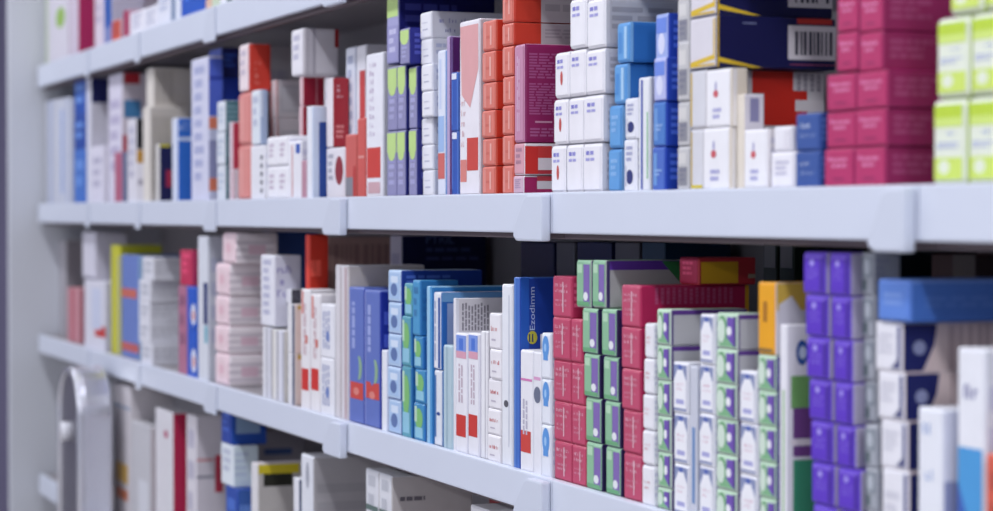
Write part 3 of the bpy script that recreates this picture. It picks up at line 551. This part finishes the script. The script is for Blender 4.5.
C('bright orange carton topping the third green-violet column', 3, 757.5, 775.5, 282, 354.6, yf=.0, d=.06, F='eaa410', S='c9c4cc', fp=[('r', .3, .45, .55, .75, 'a86c14'), ('r', .0, 0, .9, .06, '8a6a3a')], sp=[('r', 0, .62, 1, 1, 'c6a448'), ('p', [(.05, .1), (.05, .7), (.3, .82), (.5, .6), (.98, .7), (.98, .1)], 'c9c6d2')])
C('tall white carton with blue rings left of purple stack', 3, 779, 786, 324, yf=.002, d=.035, F='e9e8f0', S='dddbe6', sp=[('@e', 796, 340, 808, 365, '27509a'), ('@e', 799, 346, 806, 359, 'c4d0e8'), ('@r', 791, 376, 812, 408, '6ea060'), ('@r', 793, 408, 815, 438, '6a3f80'), ('@r', 791, 440, 815, 444, 'd8cfd8'), ('@r', 793, 446, 815, 456, '6a3f80'), ('@r', 793, 460, 815, 560, '3a8a6c')], fp=[('r', .5, .1, .75, .7, '9cc48c')])
# purple stack
purf = [('r', .04, .05, .96, .95, '5a30c2'), ('r', .78, 0, 1, 1, '44229c'), ('l', .22, .3, .75, .62, '8e78dc', 3), ('e', .3, .68, .52, .86, 'a496ea'), ('r', .05, .9, .95, .97, '7a5cd8')]
stack('violet purple carton', 'tall purple stack', 3, [(803, 826), (829, 852)], [252, 295, 338, 380, 422, 464, 506, 548], lean=10, yf=.0, d=.05, F='6540cc', S='a8a2bc', fp=purf, bev=.003, sp=[('r', .1, .05, .95, .9, '9c98b0')])
foil = [('r', .0, .4, 1, .95, '7f8894'), ('e', .2, .45, .8, .9, 'b4bac4'), ('r', .0, .05, .5, .35, '59676e')]
stack('grey foil patterned carton', 'grey column right of purple stack', 3, [(861, 873)], [252, 295, 338, 380, 422, 464, 506, 548], lean=5, yf=.012, d=.03, F='a4a8b2', S='9ba0ac', fp=foil) 
# right end
C('flat cornflower blue carton lying on the navy-flapped stack', 3, 877, 910, 279, 321.5, yf=-.004, d=.15, F='5d86d8', S='3f69b8', fp=[('t', .2, .3, .8, .7, '7fa0e4', 2)], sp=[('r', 0, .93, 1, 1, '6a8cd0'), ('t', .1, .3, .7, .6, '5078c4', 2)], bev=.003)
nvs = lambda c, r: [('p', [(.0, .02), (.0, .98), (.24, .98), (.22, .55), (.14, .02)], '161d5c'), ('e', .07, .35, .16, .65, '8a90b4'), ('b', .32, .04, .95, .96, 'b6a2a4')]
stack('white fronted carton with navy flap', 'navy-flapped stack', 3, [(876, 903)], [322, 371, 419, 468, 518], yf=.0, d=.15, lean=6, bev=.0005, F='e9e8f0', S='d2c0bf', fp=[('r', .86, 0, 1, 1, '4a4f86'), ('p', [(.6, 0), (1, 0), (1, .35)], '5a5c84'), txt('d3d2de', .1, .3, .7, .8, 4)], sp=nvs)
C('tall white carton with blue print, front of the far right group', 3, 917, 943, 408, yf=-.004, d=.07, F='e9ebf4', S='cfd2e4', fp=[('l', .2, .8, .8, .95, '8fa6d4', 1), ('l', .2, .55, .8, .66, '9fb2da', 1), ('l', .2, .3, .8, .4, '9fb2da', 1)], sp=[('r', .0, 0, 1, .6, '8a92bc')])
C('tall white carton with blue foot, at right edge of photo', 3, 957, 985, 348, yf=.0, d=.07, F='eaebf3', S='dfe2ee', fp=[('r', .0, 0, 1, .6, '4a9ad8'), ('p', [(0, .0), (0, .45), (1, .1), (1, 0)], '3a62b8'), ('l', .25, .76, .8, .86, '6f6fa4', 1)])
C('small coral red carton, lower right corner', 3, 984.5, 1010, 455, yf=-.006, d=.05, F='d8604c', S='c8503c')
# back row under the upper shelf; dark plain cartons have its shade in their colour
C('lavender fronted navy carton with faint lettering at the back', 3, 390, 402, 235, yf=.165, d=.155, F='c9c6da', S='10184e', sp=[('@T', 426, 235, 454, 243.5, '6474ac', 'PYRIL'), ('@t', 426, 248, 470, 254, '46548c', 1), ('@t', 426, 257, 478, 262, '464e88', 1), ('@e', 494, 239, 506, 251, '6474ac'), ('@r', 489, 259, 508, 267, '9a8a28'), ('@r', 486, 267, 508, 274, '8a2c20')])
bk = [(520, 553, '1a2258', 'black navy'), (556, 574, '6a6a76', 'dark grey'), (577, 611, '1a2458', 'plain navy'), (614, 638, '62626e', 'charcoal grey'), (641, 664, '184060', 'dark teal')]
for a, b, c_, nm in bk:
    C(f'{nm} carton in the back row, shade of the upper shelf painted into its colour', 3, a, b, 242, yf=.215, d=.1, F=c_, S=c_, group='shaded back row cartons', flap=False)
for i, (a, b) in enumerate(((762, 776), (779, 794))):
    C(('left' if i == 0 else 'right') + ' green carton with painted-in shade and white tab, back row', 3, a, b, 243, yf=.215, d=.1, F='203c2c', S='1a3024', fp=[('r', .1, .9, .9, .99, '9a9aa0')], flap=False)
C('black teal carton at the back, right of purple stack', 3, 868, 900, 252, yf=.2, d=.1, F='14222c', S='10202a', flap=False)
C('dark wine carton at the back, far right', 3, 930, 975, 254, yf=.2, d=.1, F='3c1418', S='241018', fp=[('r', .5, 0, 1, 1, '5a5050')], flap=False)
# =================================================================== LOWEST SHELF (4)
C('pale carton with teal band and amber foot, lowest shelf', 4, 113, 130, 384, yf=-.004, d=.1, F='cfcad0', fp=[('@r', 112, 402, 132, 411, '3c78a8'), ('@r', 116, 460, 128, 485, 'd8b05a'), ('@r', 116, 485, 128, 502, 'd07a54')])
C('grey white carton behind the amber-footed one', 4, 131, 150, 424, d=.1, F='c0bfc6', fp=[('r', .4, 0, .9, .5, 'd2d3dc')])
C('tall white carton with crimson side, lowest shelf', 4, 155, 172, 410, yf=.0, d=.04, F='d9d7de', S='b01c48', fp=[('e', .5, .8, .75, .86, 'b05070')])
C('white carton with pink frame lines and crimson corner', 4, 186, 196, 415, d=.09, F='dad6de', S='cfc9d2', sp=[('@r', 196, 459, 214, 461, 'c88890'), ('@r', 196, 476, 214, 478, '8a8898'), ('@r', 215, 455, 223, 492, 'b83850')])
C('blue carton with teal side, upper, lowest shelf', 4, 221, 231, 408, 443.5, yf=.0, d=.07, F='1d3f9c', S='1d48a0', sp=[('@r', 236, 412, 260, 433, '7f98b8')])
C('white carton between the two blue ones, lowest shelf', 4, 221, 233, 444, 485, yf=.0, d=.05, F='dfe6ee', S='cddbe4')
C('blue carton below the white one, lowest shelf', 4, 226, 238, 485.5, yf=.0, d=.05, F='2048a4', S='3a60ac')
C('cream carton with yellow and black top edge', 4, 251, 258, 463, yf=.0, d=.13, F='dcdade', S='bfbab8', T='e0d8dc', sp=[('r', 0, .93, .6, 1, 'd2c02c'), ('r', .08, .84, .5, .93, '2a2a22')])
C('taupe carton with blue line behind the yellow-edged one', 4, 240, 250, 430, yf=.17, d=.12, F='a8a4a8', S='98949c', sp=[('@r', 264, 449, 292, 454, '3a5488'), ('@r', 262, 425, 280, 432, '1f2c5c')])
C('slim white carton with navy edge on the lowest shelf', 4, 293, 299, 478, yf=-.004, d=.03, F='e4e4ec', S='2a3a66')
C('white carton with broad grey ribbed side, lowest shelf', 4, 301, 313, 455, d=.16, F='dfe1ea', S='b0adb2', sp=[('h', .04, .0, 1, .9, 'a5a2a8', 9)], fp=[('e', .4, .82, .7, .97, 'a8aab8')])
stack('grey white tall carton', 'pale pair right of ribbed carton', 4, [(366, 379), (379.5, 392)], [472, 640], yf=.0, d=.13, F='d9dae2', S='beb9ba', fp=[('@h', 360, 505, 400, 509, '5a6e6a', 1), txt('c0c2cc', .2, .7, .8, .98, 3)], sp=[('@t', 400, 497, 425, 503, '6a6670', 1)])
C('white flat topped carton at the bottom edge, left of dark red', 4, 470, 488, 507, d=.06, F='e0dfe6')
C('dark red carton at the bottom edge near centre', 4, 489, 500, 498, yf=.12, d=.12, F='8a2028', S='86242c')
settle()
for s_ in SPECS: build(s_)
# arched metal stand
YF = -.11
X0 = at_y(58, 440, YF).x; X1 = at_y(79, 440, YF).x
ztop = at_y(70, 367, YF).z; z0 = 0
yf = YF; Yb = min(at_x(112, 440, X1).y, -.03)
root = empty('metal_stand', ((X0+X1)/2, (yf+Yb)/2, z0), 'arched brushed metal stand on the floor before the far shelf end', 'stand')
def arch(x0, x1, z0, z1, n=14):
    r = (x1-x0)/2; cx = (x0+x1)/2; rz = r*.8
    return [(x0, z0)] + [(cx - r*math.cos(math.pi*i/n), z1-rz+rz*math.sin(math.pi*i/n)) for i in range(n+1)] + [(x1, z0)]
STEEL = mat('d3d4de', .25, .75, .03, 6); STEELD = mat('7c7b86', .4, .6, .03, 6)
def pr(mb, nm, lab=None):
    o = mb.build(nm, root); o.location = -root.location
    if lab: o['label'] = lab
m = MB(); m.prism(arch(X0, X1, z0, ztop), yf+.012, Yb, 'Y', STEEL, .004); pr(m, 'shell')
m = MB(); m.tube([(x, yf+.006, z) for x, z in arch(X0+.008, X1-.008, z0+.008, ztop-.008)], .009, STEEL); pr(m, 'rim', 'bright metal rim')
m = MB(); m.prism(arch(X0+.014, X1-.014, z0+.001, ztop-.016), yf+.006, yf+.0118, 'Y', STEELD); pr(m, 'face_panel', 'dull grey face')
kx, kz = (X0+X1)/2, at_y(70, 432, yf).z
m = MB(); m.tube([(kx, yf+.0058, kz), (kx, yf-.012, kz), (kx, yf-.016, kz)], .022, mat('e6e6ee', .3), 16); pr(m, 'glint', 'small modelled white knob')  # white highlight on the metal, modelled as a small disc
# ------------------------------------------------------------------ light
def area(name, loc, sx, sy, power, col=(.93, .95, 1.0), rot=(0, 0, 0)):
    l = bpy.data.lights.new(name, 'AREA'); l.shape = 'RECTANGLE'; l.size = sx; l.size_y = sy; l.energy = power; l.color = col
    o = bpy.data.objects.new(name, l); COL.objects.link(o); o.location = loc; o.rotation_euler = rot
area('ceiling_tube', (-3.2, -.7, 2.86), 9.5, .12, 84)
area('aisle_tube', (-3.2, -3.7, 2.7), 9.5, .14, 190)
area('near_tube', (1.2, -.7, 2.86), 1.3, .12, 38)
wd = bpy.data.worlds.new('room_air'); SC.world = wd; wd.use_nodes = True
wd.node_tree.nodes['Background'].inputs[0].default_value = (.78, .83, 1.0, 1)
wd.node_tree.nodes['Background'].inputs[1].default_value = .47
# ------------------------------------------------------------------ camera
cd = bpy.data.cameras.new('camera'); cam = bpy.data.objects.new('camera', cd); COL.objects.link(cam)
cd.sensor_width = 36; cd.lens = FPX*36/W; cd.clip_start = .05
cam.location = CAM
cam.rotation_euler = FW.to_track_quat('-Z', 'Y').to_euler()
cd.dof.use_dof = True
foc = at_y(505, 200, 0)
cd.dof.focus_distance = (foc - CAM).dot(FW)
cd.dof.aperture_fstop = 4.2; cd.dof.aperture_blades = 0
SC.camera = cam
SC.view_settings.view_transform = 'Standard'; SC.view_settings.look = 'None'
SC.view_settings.exposure = 0.0; SC.view_settings.gamma = 1.0; SC.view_settings.use_curve_mapping = False
